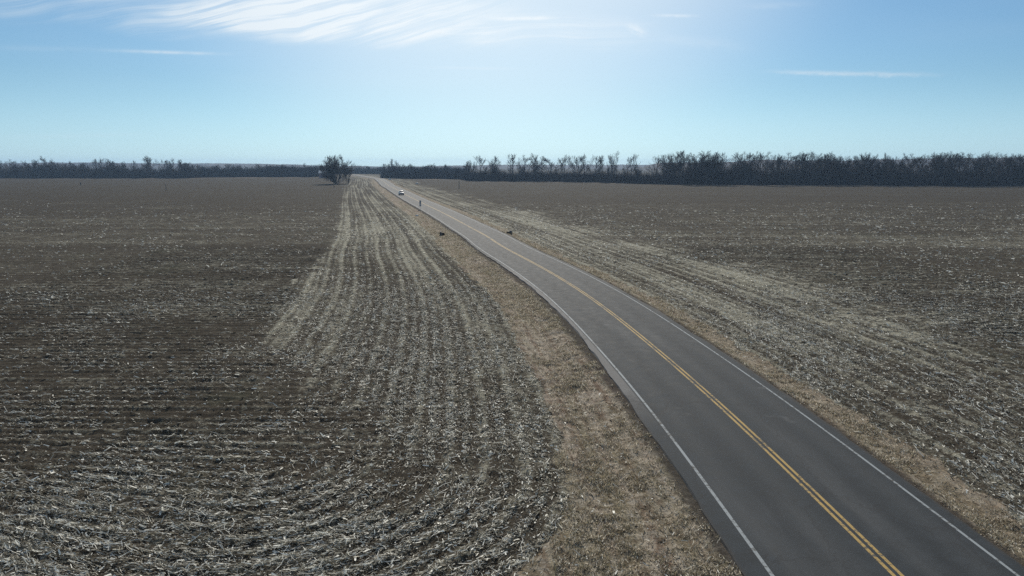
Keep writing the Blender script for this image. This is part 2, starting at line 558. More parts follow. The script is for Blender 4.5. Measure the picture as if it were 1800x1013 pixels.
# ------------------------------------------------------------------ road
def road_material():
    m, t, b = new_mat('worn_asphalt')
    s, l, _ = t.sep(t.attr('road'))
    pos = t.geo()
    big = t.noise(t.xyz(t.mul(s, 0.5), t.mul(l, 0.08), 0.0), 1.0, 5, 0.6)
    gr = t.noise(pos, 22, 5, 0.8)
    mid = t.noise(pos, 1.6, 5, 0.65)
    # paired wheel tracks in both lanes
    tr = []
    for x in (-2.75, -1.0, 1.0, 2.75):
        d = t.m('DIVIDE', t.sub(t.add(s, t.mul(t.sub(big, .5), .3)), x), 0.42)
        tr.append(t.m('POWER', 2.718, t.mul(t.mul(d, d), -1.0)))
    trk = tr[0]
    for x in tr[1:]:
        trk = t.add(trk, x)
    c = t.mix(t.step(mid, 0.25, 0.75), ASPH_A, ASPH_B)
    c = t.mix(t.mul(trk, 0.22), c, (0.085, 0.086, 0.086))
    c = t.mix(t.mul(t.step(big, 0.50, 0.70), 0.35), c, (0.095, 0.098, 0.10))
    c = t.mix(t.mul(t.step(gr, 0.58, 0.75), 0.5), c, (0.16, 0.16, 0.158))
    c = t.mix(t.mul(t.step(gr, 0.30, 0.44, 1.0, 0.0), 0.55), c, (0.022, 0.022, 0.023))
    # oil strip down the middle of each lane
    for x in (-1.85, 1.85):
        d = t.m('DIVIDE', t.sub(s, x), 0.35)
        c = t.mix(t.mul(t.m('POWER', 2.718, t.mul(t.mul(d, d), -1.0)), t.lin(mid, .2, .8, .1, .4)), c, (0.032, 0.033, 0.035))
    # pale, oxidised shoulder patch on the left
    pa = t.mul(t.step(s, -3.66, -3.60, 1.0, 0.0), t.mul(t.step(l, 178, 186), t.step(l, 222, 236, 1.0, 0.0)))
    c = t.mix(t.mul(pa, t.lin(mid, .3, .6, .5, .9)), c, (0.17, 0.165, 0.16))
    # broken, dusty edge
    ed = t.step(t.add(t.m('ABSOLUTE', t.add(s, 0.15)), t.mul(t.sub(mid, .5), .35)), 3.98, 4.15)
    c = t.mix(t.mul(ed, 0.7), c, (0.05, 0.045, 0.04))
    # fine transverse and longitudinal cracks, sealed dark
    cr = t.n.new('ShaderNodeTexVoronoi'); cr.feature = 'DISTANCE_TO_EDGE'
    t.put(cr.inputs['Vector'], t.xyz(t.add(t.mul(s, 0.30), t.mul(mid, .35)), t.add(t.mul(l, 0.11), t.mul(mid, .2)), 0.0))
    cr.inputs['Scale'].default_value = 1.0
    ck = t.step(cr.outputs['Distance'], 0.003, 0.014, 1.0, 0.0)
    c = t.mix(t.mul(ck, 0.35), c, (0.03, 0.03, 0.031))
    # stains
    st = t.step(t.noise(pos, 0.42, 3, 0.5), 0.64, 0.74)
    c = t.mix(t.mul(st, 0.22), c, (0.22, 0.22, 0.215))
    t.put(b.inputs['Base Color'], c)
    t.put(b.inputs['Roughness'], t.lin(mid, 0.2, 0.8, 0.78, 0.95))
    b.inputs['Specular IOR Level'].default_value = 0.11
    bump = t.n.new('ShaderNodeBump')
    bump.inputs['Strength'].default_value = 0.45
    bump.inputs['Distance'].default_value = 0.03
    t.put(bump.inputs['Height'], gr)
    t.put(b.inputs['Normal'], bump.outputs[0])
    return m


ASPH_A, ASPH_B = (0.026, 0.031, 0.035), (0.047, 0.054, 0.060)
m_road = road_material()


def along(y0, y1, step_near=0.6):
    ys = [y0]
    while ys[-1] < y1:
        ys.append(ys[-1] + max(step_near, 0.006 * abs(ys[-1])))
    return np.array(ys)


def crown(s):
    return -0.018 * abs(s)


def strip(name, svals, zoff, mat, y0, y1, parent=None, wob=None):
    ys = along(y0, y1)
    c = np.interp(ys, YY, XX); d = np.interp(ys, YY, DX); l = np.interp(ys, YY, LL)
    q_ = 1 / np.sqrt(1 + d * d)
    V, A = [], []
    for k_, s_ in enumerate(svals):
        s2 = np.full_like(ys, s_)
        if wob is not None and k_ in wob:
            s2 = s2 + wob[k_] * ((vn(l, l * 0, 1.1, 5 + k_) - .5) + 1.2 * (vn(l, l * 0, 6, 8 + k_) - .5))
        if wob is not None and s_ < -4.2:
            s2 = s2 + 0.36 * ss(27, 42, ys)
        V.append(np.stack([c + s2 * q_, ys - s2 * d * q_, -0.018 * np.abs(s2) + zoff[k_]], 1))
        A.append(np.stack([s2, l, l * 0], 1))
    V = np.stack(V, 1); A = np.stack(A, 1)
    n, k2 = V.shape[:2]
    idx = np.arange(n * k2).reshape(n, k2)
    q4 = np.stack([idx[:-1, :-1], idx[:-1, 1:], idx[1:, 1:], idx[1:, :-1]], -1).reshape(-1, 4)
    return mesh_obj(name, V.reshape(-1, 3), q4, mat, parent, smooth=False, attrs={'road': A.reshape(-1, 3)})


road = strip('road', [-4.42, -4.32, -3.0, -1.5, 0, 1.5, 3.0, 4.0, 4.10], [-0.30, 0, 0, 0, 0, 0, 0, 0, -0.30], m_road, -120, 1500,
             wob={0: .16, 1: .16, 7: .13, 8: .13})
tag(road, kind='structure')


def paint(name, rgb, wear):
    m, t, b = new_mat(name)
    pos = t.geo()
    n1 = t.noise(pos, 7, 5, 0.7)
    n2 = t.noise(pos, 0.5, 3, 0.6)
    f = t.step(t.add(n1, t.mul(t.sub(n2, .5), .6)), wear, wear + 0.16)
    t.put(b.inputs['Base Color'], t.mix(f, (0.085, 0.083, 0.078), rgb))
    b.inputs['Roughness'].default_value = 0.8
    b.inputs['Specular IOR Level'].default_value = 0.1
    return m


m_white = paint('worn_white_paint', (0.27, 0.295, 0.305), 0.34)
m_yellow = paint('worn_yellow_paint', (0.40, 0.275, 0.10), 0.36)
for s0, s1 in ((-3.555, -3.44), (3.41, 3.51)):
    tag(strip('edge_line', [s0, s1], [0.004, 0.004], m_white, -100, 1400, road), kind='structure')
for s0, s1 in ((-0.17, -0.06), (0.06, 0.17)):
    tag(strip('centre_line', [s0, s1], [0.004, 0.004], m_yellow, -100, 1400, road), kind='structure')


# ------------------------------------------------------------------ loose corn residue and grass (uncountable)
def leafy_material(name, cols, rough=0.7, trans=0.25):
    m, t, b = new_mat(name)
    rnd = t.geo('Random Per Island')
    ramp = t.n.new('ShaderNodeValToRGB')
    els = ramp.color_ramp.elements
    for k_, (p, c) in enumerate(cols):
        e = els[k_] if k_ < 2 else els.new(p)
        e.position = p; e.color = (*c, 1)
    t.put(ramp.inputs[0], rnd)
    t.put(b.inputs['Base Color'], ramp.outputs[0])
    b.inputs['Roughness'].default_value = rough
    b.inputs['Specular IOR Level'].default_value = 0.25
    if trans:
        tr = t.n.new('ShaderNodeBsdfTranslucent')
        t.put(tr.inputs[0], ramp.outputs[0])
        mx = t.n.new('ShaderNodeMixShader'); mx.inputs[0].default_value = trans
        t.l.new(b.outputs[0], mx.inputs[1]); t.l.new(tr.outputs[0], mx.inputs[2])
        t.l.new(mx.outputs[0], t.n['Material Output'].inputs[0])
    return m


m_res = leafy_material('dry_corn_residue', [(0.0, (0.05, 0.043, 0.031)), (0.45, (0.17, 0.152, 0.112)), (0.66, (0.36, 0.34, 0.265)), (0.77, (0.93, 0.91, 0.81))])
m_grass = leafy_material('dead_verge_grass', [(0.0, (0.12, 0.092, 0.065)), (0.3, (0.31, 0.255, 0.185)), (0.6, (0.24, 0.22, 0.13)), (0.84, (0.70, 0.64, 0.53))], trans=0.45)


def sample_region(n, ymax, power, xm=0.86, pad=6):
    """points thinning out with distance, filling a wedge wider than the view"""
    u = rng.random(n)
    y0 = 13.0
    a = 1 - power
    y = (y0 ** a + u * (ymax ** a - y0 ** a)) ** (1 / a)
    x = (rng.random(n) * 2 - 1) * (xm * y + pad)
    return x, y


def ribbons(x, y, z, ang, tilt, L, W, bend, roll, segs=2):
    """bent ribbons lying on the ground; returns verts/quads"""
    n = len(x)
    dxy = np.stack([np.cos(ang) * np.cos(tilt), np.sin(ang) * np.cos(tilt), np.sin(tilt)], 1)
    side = np.stack([-np.sin(ang), np.cos(ang), np.zeros(n)], 1)
    up = np.cross(dxy, side)
    wv = side * np.cos(roll)[:, None] + up * np.sin(roll)[:, None]
    base = np.stack([x, y, z], 1)
    V = []
    for k_ in range(segs + 1):
        f = k_ / segs
        p = base + dxy * (L * (f - .5))[:, None] + (side * bend[:, None] + np.array([0, 0, 1.0]) * np.abs(bend)[:, None] * .5) * (L * (1 - (2 * f - 1) ** 2))[:, None]
        p[:, 2] += np.abs(np.sin(tilt)) * L * .5
        ww = (W * (1 - 0.45 * f) * .5)[:, None]
        V += [p - wv * ww, p + wv * ww]
    V = np.stack(V, 1)
    m_ = V.shape[1]
    o = (np.arange(n) * m_)[:, None]
    Q = [o + np.array([[2 * k_, 2 * k_ + 1, 2 * k_ + 3, 2 * k_ + 2]]) for k_ in range(segs)]
    return V.reshape(-1, 3), np.concatenate(Q, 0)


def residue(n, ymax, power, segs, Lr, Wr, up_frac):
    x, y = sample_region(n, ymax, power)
    zn = zones(x, y)
    s, l, head, verge, rF, rH = zn
    inh = rng.random(n) < head
    ph = np.where(inh, rH, rF)
    rowm = 0.5 + 0.5 * np.cos(2 * np.pi * (ph + 0.25 * (vn(x, y, 1.5, 61) - .5)) / 0.762)
    clump = vn(x, y, 0.9, 51) * 0.5 + vn(x, y, 5.0, 52) * 0.5
    near = 1 - ss(21, 29, y + 3 * (vn(x, y, 6, 77) - .5))
    rowm = rowm * (0.35 + 0.65 * ss(.3, .6, vn(x, y, 4.0, 71))) + 0.18
    dh = np.where(s < 0, 0.10 + 0.78 * rowm ** 1.4, 0.12 + 0.36 * rowm ** 1.4)
    df = np.where(s < 0, 0.035 + 0.15 * rowm ** 2, 0.09 + 0.24 * rowm ** 1.5)
    dens = np.where(inh, dh, df)
    dens = np.where((s < 0) & ~inh, dens + near * (0.15 + 0.30 * rowm), dens)
    dens = dens * (0.15 + 2.6 * clump ** 2.4) * (1 - ss(110, 235, y))
    dens = dens * (1 - verge) + 0.015 * verge
    keep = (rng.random(n) < dens) & (np.abs(s) > 4.8)
    x, y, s, l, inh = [a[keep] for a in (x, y, s, l, inh)]
    n = len(x)
    z = H(x, y) + rng.random(n) * 0.03 + 0.01
    e_ = 0.3
    zx1, zx0, zy1, zy0 = zones(x + e_, y), zones(x - e_, y), zones(x, y + e_), zones(x, y - e_)
    gx_ = np.where(inh, zx1[5] - zx0[5], zx1[4] - zx0[4])
    gy_ = np.where(inh, zy1[5] - zy0[5], zy1[4] - zy0[4])
    rowdir = np.arctan2(gx_, -gy_)
    ang = np.where(rng.random(n) < 0.6, rowdir + rng.normal(0, .30, n), rng.random(n) * 6.283)
    L = Lr[0] + (Lr[1] - Lr[0]) * rng.random(n) ** 2.2
    W = Wr[0] + (Wr[1] - Wr[0]) * rng.random(n) ** 1.5
    sc_ = 1 + 0.013 * np.clip(y - 35, 0, 150) * .7
    tilt = np.where(rng.random(n) < up_frac, rng.uniform(.4, 1.3, n), np.abs(rng.normal(0, .16, n)))
    L = np.where(tilt > .4, np.minimum(L, .28), L)
    return ribbons(x, y, z, ang, tilt, L * sc_, W * sc_, rng.normal(0, .10, n), rng.normal(0, .7, n), segs)


parts = [residue(620000, 62, 0.3, 2, (0.10, 0.60), (0.009, 0.028), 0.08),
         residue(1000000, 230, 0.75, 1, (0.07, 0.30), (0.025, 0.08), 0.03),
         residue(1300000, 66, 0.25, 1, (0.04, 0.17), (0.012, 0.045), 0.03)]
V = np.concatenate([p[0] for p in parts], 0)
Q = []
o_ = 0
for p in parts:
    Q.append(p[1] + o_); o_ += len(p[0])
res = mesh_obj('crop_residue', V, np.concatenate(Q, 0), m_res)
tag(res, 'pale chopped corn stalks and husks littering the harvested fields', 'crop residue', kind='stuff')

# verge grass blades
n = 900000
y = (13 + (200 - 13) * rng.random(n) ** 2.2)
side_ = rng.random(n) < 0.66
s_t = np.where(side_, -rng.uniform(4.3, 9.6, n), rng.uniform(4.0, 7.2, n))
c_ = np.interp(y, YY, XX); d_ = np.interp(y, YY, DX); q_ = 1 / np.sqrt(1 + d_ * d_)
x = c_ + s_t * q_; y = y - s_t * d_ * q_
zn = zones(x, y)
edge_in = ss(4.25, 4.75, np.where(zn[0] < 0, -zn[0], -zn[0] * -1 + .25) + (vn(x, y, .5, 90) - .5) * .7)
tuft = vn(x, y, .35, 81) * .5 + vn(x, y, 1.6, 82) * .5
keep = rng.random(n) < zn[3] * edge_in * (0.02 + 1.6 * tuft ** 3) * (1 - ss(60, 190, y))
x, y = x[keep], y[keep]
n = len(x)
z = H(x, y)
L = (rng.uniform(.05, .13, n) + .07 * (tuft[keep] > .62) * rng.random(n)) * (1 + .008 * np.clip(y - 30, 0, 90))
Vg, Qg = ribbons(x, y, z, rng.random(n) * 6.283, rng.uniform(.25, 1.1, n), L, rng.uniform(.012, .03, n) * (1 + .008 * np.clip(y - 30, 0, 90)), rng.normal(0, .15, n), rng.normal(0, .6, n), 1)
tag(mesh_obj('verge_grass', Vg, Qg, m_grass), 'short dead tan and olive grass on the verges beside the road', 'grass', kind='stuff')


# ------------------------------------------------------------------ bare trees
class Tubes:
    def __init__(s):
        s.V = []; s.Q = []; s.n = 0

    def tube(s, pts, rad, sides):
        pts = np.array(pts); m_ = len(pts)
        a = np.arange(sides) * 2 * np.pi / sides
        for i in range(m_):
            tdir = pts[min(i + 1, m_ - 1)] - pts[max(i - 1, 0)]
            tdir = tdir / (np.linalg.norm(tdir) + 1e-9)
            ref = np.array([1.0, 0, 0]) if abs(tdir[0]) < .8 else np.array([0, 1.0, 0])
            u = np.cross(tdir, ref); u /= np.linalg.norm(u)
            v = np.cross(tdir, u)
            s.V.append(pts[i] + rad[i] * (np.cos(a)[:, None] * u + np.sin(a)[:, None] * v))
        for i in range(m_ - 1):
            b0 = s.n + i * sides
            for k_ in range(sides):
                k2 = (k_ + 1) % sides
                s.Q.append((b0 + k_, b0 + k2, b0 + sides + k2, b0 + sides + k_))
        s.n += m_ * sides

    def arrays(s):
        return np.concatenate(s.V, 0), np.array(s.Q)


def gen_tree(seed, height, spread, fork=0.3, stems=1, n1=6, dens=1.0, upright=0.5):
    rg = np.random.default_rng(seed)
    T, C = Tubes(), Tubes()

    def grow(p, d, L, r, lvl):
        ns = (5, 5, 4, 3, 2)[lvl]
        pts = [p]; rad = [r]
        tip = r * (0.45, .4, .35, .3, .25)[lvl]
        dd = d.copy()
        for i in range(ns):
            dd = dd + rg.normal(0, (.05, .09, .11, .13, .15)[lvl], 3) + np.array([0, 0, (.05, .13, .14, .11, .07)[lvl] * (upright * 2)])
            dd /= np.linalg.norm(dd)
            pts.append(pts[-1] + dd * L / ns)
            rad.append(r + (tip - r) * (i + 1) / ns)
        (T if lvl <= 1 else C).tube(pts, rad, (7, 5, 4, 3, 3)[lvl])
        if lvl == 4:
            return
        nk = int(round((n1, 7 * dens, 7 * dens, 7 * dens)[lvl] * rg.uniform(.8, 1.2)))
        lo = (fork, .25, .2, .15)[lvl]
        for j in range(nk):
            f = lo + (1 - lo) * (j + rg.uniform(0.1, .9)) / nk
            k_ = min(int(f * ns), ns - 1)
            fr = f * ns - k_
            bp = pts[k_] * (1 - fr) + pts[k_ + 1] * fr
            br = (rad[k_] * (1 - fr) + rad[k_ + 1] * fr) * rg.uniform(.5, .72)
            ax = pts[k_ + 1] - pts[k_]; ax /= np.linalg.norm(ax)
            th = rg.uniform(0, 6.283)
            ref = np.cross(ax, [0.3, 0.9, 0.1]); ref /= np.linalg.norm(ref)
            ort = ref * math.cos(th) + np.cross(ax, ref) * math.sin(th)
            sp = (spread, .75, .8, .85)[lvl] * rg.uniform(.6, 1.15)
            nd_ = ax * math.cos(sp) + ort * math.sin(sp)
            if nd_[2] < -.1: nd_[2] *= -.3
            LL_ = L * (.66, .56, .52, .55)[lvl] * (1.15 - .55 * f) * rg.uniform(.8, 1.2)
            grow(bp, nd_, LL_, max(br, (0, .055, .03, .016)[lvl] if lvl else .08), lvl + 1)

    for k_ in range(stems):
        a = rg.uniform(0, 6.28)
        lean = 0.0 if stems == 1 else rg.uniform(.12, .5) * (1.9 if stems > 6 else 1)
        off = np.array([math.cos(a), math.sin(a), 0]) * (0 if stems == 1 else .4)
        d = np.array([math.cos(a) * lean, math.sin(a) * lean, 1.0]); d /= np.linalg.norm(d)
        grow(off + np.array([0, 0, -.3]), d, height * .78 * (1 if stems == 1 else rg.uniform(.8, 1.0) * (1 - .42 * lean)), height * .018 * (1 if stems == 1 else .75), 0)
    TV, TQ = T.arrays(); CV, CQ = C.arrays()
    k_ = height / max(CV[:, 2].max(), 1)
    return TV * k_, TQ, CV * k_, CQ


def bark(name, a, b_):
    m, t, b = new_mat(name)
    obj = t.n.new('ShaderNodeTexCoord').outputs['Object']
    x, y, z = t.sep(obj)
    f = t.noise(t.xyz(t.mul(x, 6), t.mul(y, 6), t.mul(z, 1.2)), 1.0, 4, 0.65)
    rnd = t.n.new('ShaderNodeObjectInfo').outputs['Random']
    pr = t.geo('Random Per Island') if name.startswith('dark') else rnd
    c = t.mix(f, a, b_)
    c = t.mix(t.lin(rnd, 0, 1, 0.0, 0.65), c, tuple(q * 1.6 for q in b_))
    c = t.mix(t.lin(pr, 0, 1, 0.0, 0.45), c, (b_[0] * 1.2, b_[1] * .9, b_[2] * .95))
    t.put(b.inputs['Base Color'], c)
    b.inputs['Roughness'].default_value = 0.9
    b.inputs['Specular IOR Level'].default_value = 0.15
    return m


m_bark = bark('grey_brown_bark', (0.035, 0.029, 0.026), (0.085, 0.072, 0.062))
m_twig = bark('dark_bare_twigs', (0.022, 0.017, 0.016), (0.060, 0.047, 0.042))
m_brush = bark('dark_brush', (0.014, 0.011, 0.012), (0.046, 0.036, 0.034))


def mk_tree(name, seed, **kw):
    TV, TQ, CV, CQ = gen_tree(seed, **kw)
    root = empty(name, (0, 0, 0))
    mesh_obj('trunk', TV, TQ, m_bark, root, smooth=True)
    mesh_obj('crown', CV, CQ, m_twig, root)
    return root


def copy_tree(o):
    c = o.copy(); col.objects.link(c)
    for ch in list(o.children):
        d = ch.copy(); col.objects.link(d); d.parent = c
    return c


protos = []
specs = [dict(height=18, spread=.65, fork=.30, n1=7, dens=.86, upright=.6), dict(height=18, spread=.85, fork=.25, n1=8, dens=.86, upright=.5),
         dict(height=18, spread=.6, fork=.42, n1=6, upright=.7), dict(height=18, spread=.85, fork=.18, stems=2, n1=5, upright=.5),
         dict(height=18, spread=1.0, fork=.22, stems=1, n1=9, dens=1.05, upright=.35), dict(height=18, spread=.7, fork=.5, n1=6, upright=.6),
         dict(height=18, spread=.8, fork=.2, stems=3, n1=4, upright=.5)]
for k_, sp in enumerate(specs):
    protos.append([mk_tree('bare_tree', 100 + k_, **sp), False])


def plant(k_, x, y, h, rz, label, group, wide=1.0):
    rec = protos[k_ % len(protos)]
    if rec[1]:
        o = copy_tree(rec[0])
    else:
        o = rec[0]; rec[1] = True
    o.location = (x, y, -0.22)
    o.rotation_euler = (0, 0, rz)
    s_ = h / 18.0
    o.scale = (s_ * wide, s_ * wide, s_)
    tag(o, label, 'tree', group)
    return o


def at(xpx, Y):
    """world X of photo column xpx at distance Y on the ground"""
    tt = Y * math.cos(PITCH) + CAM_H * math.sin(PITCH)
    return (xpx - CX) / F_PX * tt


def top_h(ypx, Y):
    """height whose top shows at photo row ypx at distance Y"""
    v = (ypx - CY) / F_PX
    ang = -math.atan(v) - PITCH
    return CAM_H + Y * math.tan(ang) + 0.22


rt = np.random.default_rng(41)
# right belt, outstanding trees: (photo column, top row)
talls = [(824, 281), (848, 272), (868, 273), (903, 269), (922, 271), (938, 268), (967, 273), (988, 271), (1016, 272), (1028, 269), (1045, 271),
         (1056, 272), (1078, 264), (1107, 269), (1152, 272), (1165, 270), (1174, 268), (1192, 263), (1201, 263), (1214, 267), (1229, 263), (1243, 264),
         (1252, 265), (1266, 266), (1298, 265), (1312, 267), (1336, 265), (1369, 269), (1381, 266), (1416, 267), (1428, 264), (1439, 268), (1462, 267),
         (1474, 270), (1500, 272), (1518, 271), (1529, 272), (1562, 273), (1601, 268), (1611, 270), (1633, 266), (1641, 267), (1661, 268), (1672, 267),
         (1688, 266), (1699, 267), (1712, 269), (1728, 265), (1737, 267), (1764, 269), (1776, 269), (1790, 266), (1806, 268), (1830, 266), (1860, 268)]
special = {1078: ('narrow tall bare tree with a dense top, left of the gap in the right treeline', None),
           1107: ('rounded bare tree alone in the gap of the right treeline', None),
           824: ('low rounded bare tree at the left end of the right treeline', None)}
for i, (xp, yt) in enumerate(talls):
    Xf = at(xp, 430)
    Yf = float(poly_y(BELT_R, Xf)) + rt.uniform(3, 20)
    X = at(xp, Yf)
    lab, grp = special.get(xp, ('tall bare winter tree whose crown rises above the dark belt beyond the right field', 'tall bare trees above the right belt'))
    plant(int(rt.integers(0, 7)), X, Yf, top_h(yt, Yf), rt.uniform(0, 6.28), lab, grp, rt.uniform(.95, 1.3) if xp != 1078 else .65)
# right belt, the lower ranks
for i in range(22):
    xp = rt.uniform(1240, 1890)
    Yf = float(poly_y(BELT_R, at(xp, 430))) + rt.uniform(0, 25)
    plant(int(rt.integers(0, 7)), at(xp, Yf), Yf, top_h(rt.uniform(264, 275), Yf), rt.uniform(0, 6.28), 'tall bare winter tree whose crown rises above the dark belt beyond the right field', 'tall bare trees above the right belt', rt.uniform(.6, .95))
for i in range(100):
    xp = rt.uniform(820, 1880)
    Yf = float(poly_y(BELT_R, at(xp, 430))) + rt.uniform(2, 45)
    top = 291 - 10 * float(ss(1120, 1250, xp)) + rt.uniform(-7, 5)
    if 1118 < xp < 1150: top += 6
    plant(int(rt.integers(0, 7)), at(xp, Yf), Yf, top_h(top, Yf), rt.uniform(0, 6.28),
          'lower bare tree packed inside the dark belt beyond the right field', 'lower bare trees inside the right belt', rt.uniform(.8, 1.15))
# belt between the road and the right belt, far off
for i in range(34):
    xp = rt.uniform(642, 822)
    Yf = 575 + (822 - xp) * .35 + rt.uniform(0, 40)
    if xp < 672: Yf += 260
    plant(int(rt.integers(0, 7)), at(xp, Yf), Yf, top_h(rt.uniform(286, 294), Yf), rt.uniform(0, 6.28),
          'small far bare tree in the low belt just right of the distant road', 'small bare trees right of the far road', rt.uniform(.9, 1.3))
plant(2, at(690, 620), 620, top_h(278, 620), 1.0, 'slim bare tree standing above the low belt right of the far end of the road', None, .7)
plant(5, at(699, 630), 630, top_h(281, 630), 2.0, 'thin forked bare tree beside the slim one above the low belt right of the road', None, .6)
# left belt
lt = [(8, 281), (20, 279), (46, 281), (58, 279), (84, 273), (96, 281), (112, 284), (128, 282), (168, 278), (182, 276), (194, 278), (206, 282), (219, 283),
      (236, 281), (259, 272), (266, 274), (289, 279), (301, 277), (317, 279), (323, 282), (-30, 280), (-60, 279), (-90, 281)]
for xp, yt in lt:
    Yf = 600 + rt.uniform(0, 14)
    lab, grp = ('bare tree standing above the dark belt beyond the left field', 'taller bare trees of the left belt')
    if xp == 259: lab, grp = 'bare tree with wide spreading bare limbs rising highest from the left belt', None
    if xp == 84: lab, grp = 'dense upright bare tree rising near the left edge of the left belt', None
    plant(1 if xp == 259 else int(rt.integers(0, 7)), at(xp, Yf), Yf, top_h(yt, Yf), rt.uniform(0, 6.28), lab, grp, rt.uniform(.8, 1.1))
for i in range(48):
    xp = rt.uniform(-110, 335)
    Yf = 600 + rt.uniform(2, 45)
    plant(int(rt.integers(0, 7)), at(xp, Yf), Yf, top_h(rt.uniform(284, 291), Yf), rt.uniform(0, 6.28),
          'lower bare tree inside the dark belt beyond the left field', 'lower bare trees inside the left belt', rt.uniform(.9, 1.3))
for i in range(26):
    xp = rt.uniform(330, 648)
    Yf = 655 + rt.uniform(2, 70) if xp < 552 else 900 + rt.uniform(0, 50)
    plant(int(rt.integers(0, 7)), at(xp, Yf), Yf, top_h(rt.uniform(287, 292), Yf), rt.uniform(0, 6.28),
          'far bare tree in the bluish belt left of the lone tree', 'far bare trees left of the lone tree', rt.uniform(1.0, 1.4))
plant(2, at(536, 720), 720, top_h(286, 720), .5, 'small pointed bare tree between the left belt and the lone tree', None, .8)
# lone multi-stemmed tree by the road
lone = mk_tree('bare_tree', 501, height=18.2, spread=.75, fork=.03, stems=10, n1=8, dens=1.0, upright=.46)
lone.location = (at(592, 428), 428, -.22)
lone.rotation_euler = (0, 0, 1.0)
CVm = max(abs(v.co.x) for v in lone.children[1].data.vertices)
k_ = 9.4 / CVm
lone.scale = (k_, k_, 1)
tag(lone, 'large lone dense multi-stemmed bare tree at the left field corner before the road bends away', 'tree')
sub = mk_tree('bare_tree', 502, height=13.5, spread=.6, fork=.1, stems=3, n1=4, dens=.8, upright=.6)
sub.location = (at(612, 436), 436, -.22)
tag(sub, 'thin open bare tree leaning out on the right of the lone dense tree', 'tree')


# undergrowth and far wood: stems nobody could count
def thicket(name, P, depth, n, hfun, label, seed, xr=None):
    rg = np.random.default_rng(seed)
    P = np.array(P, float)
    x = rg.uniform(P[0, 0], P[-1, 0], n)
    fr = rg.random(n) ** 1.3
    y = np.interp(x, P[:, 0], P[:, 1]) + fr * depth + 15 * (vn(x, x * 0, 13, seed + 40) - .5)
    hmax = hfun(x, y)
    h = hmax * (0.2 + 0.8 * rg.random(n) ** 1.1) * (0.45 + .6 * vn(x, y, 7, seed)) * (.55 + .45 * ss(0, .12, fr))
    a = rg.random(n) * 6.283
    w_ = rg.uniform(.05, .17, n)
    lean = rg.normal(0, .16, (n, 2)) * h[:, None]
    z0 = np.where(rg.random(n) < .5, 0, h * rg.uniform(0, .65, n))
    b0 = np.stack([x - w_ * np.cos(a), y - w_ * np.sin(a), z0 - .3], 1)
    b1 = np.stack([x + w_ * np.cos(a), y + w_ * np.sin(a), z0 - .3], 1)
    b2 = np.stack([x + w_ * np.sin(a), y - w_ * np.cos(a), z0 - .3], 1)
    tp = np.stack([x + lean[:, 0], y + lean[:, 1], h], 1)
    V_ = np.stack([b0, b1, b2, tp], 1).reshape(-1, 3)
    o_ = (np.arange(n) * 4)[:, None]
    T_ = np.concatenate([o_ + np.array([[0, 1, 3]]), o_ + np.array([[1, 2, 3]]), o_ + np.array([[2, 0, 3]])], 0)
    return tag(mesh_obj(name, V_, T_, m_brush), label, 'undergrowth', kind='stuff')


th_ = np.vectorize
thicket('thicket', BELT_R, 55, 105000, lambda x, y: CAM_H + y * np.where(x > 105, .0052, -.006) + 1.5, 'dense dark brush filling the belt beyond the right field', 1)
thicket('thicket', BELT_M, 60, 26000, lambda x, y: 12 + 0 * x, 'low dark brush right of the far end of the road', 2)
thicket('thicket', BELT_L, 55, 70000, lambda x, y: 14.5 + 0 * x, 'dense dark brush filling the belt beyond the left field', 3)
thicket('thicket', BELT_F, 70, 42000, lambda x, y: 13.5 + 0 * x, 'bluish far brush left of the lone tree', 4)


thicket('thicket', BELT_G, 60, 30000, lambda x, y: 13.5 + 0 * x, 'far bluish brush behind the last bend of the road', 5)


# ------------------------------------------------------------------ far hills
def hills_material():
    m, t, b = new_mat('wooded_hills')
    pos = t.geo()
    f = t.noise(pos, 0.02, 6, 0.7)
    x, y, z = t.sep(pos)
    g = t.noise(t.xyz(t.mul(x, .01), t.mul(y, .01), t.mul(z, .12)), 1.0, 3)
    c = t.mix(f, (0.035, 0.030, 0.030), (0.085, 0.070, 0.062))
    c = t.mix(t.mul(t.step(g, .58, .66), .5), c, (0.16, 0.13, 0.10))
    t.put(b.inputs['Base Color'], c)
    b.inputs['Roughness'].default_value = 1.0
    b.inputs['Specular IOR Level'].default_value = 0.05
    return m


m_hill = hills_material()


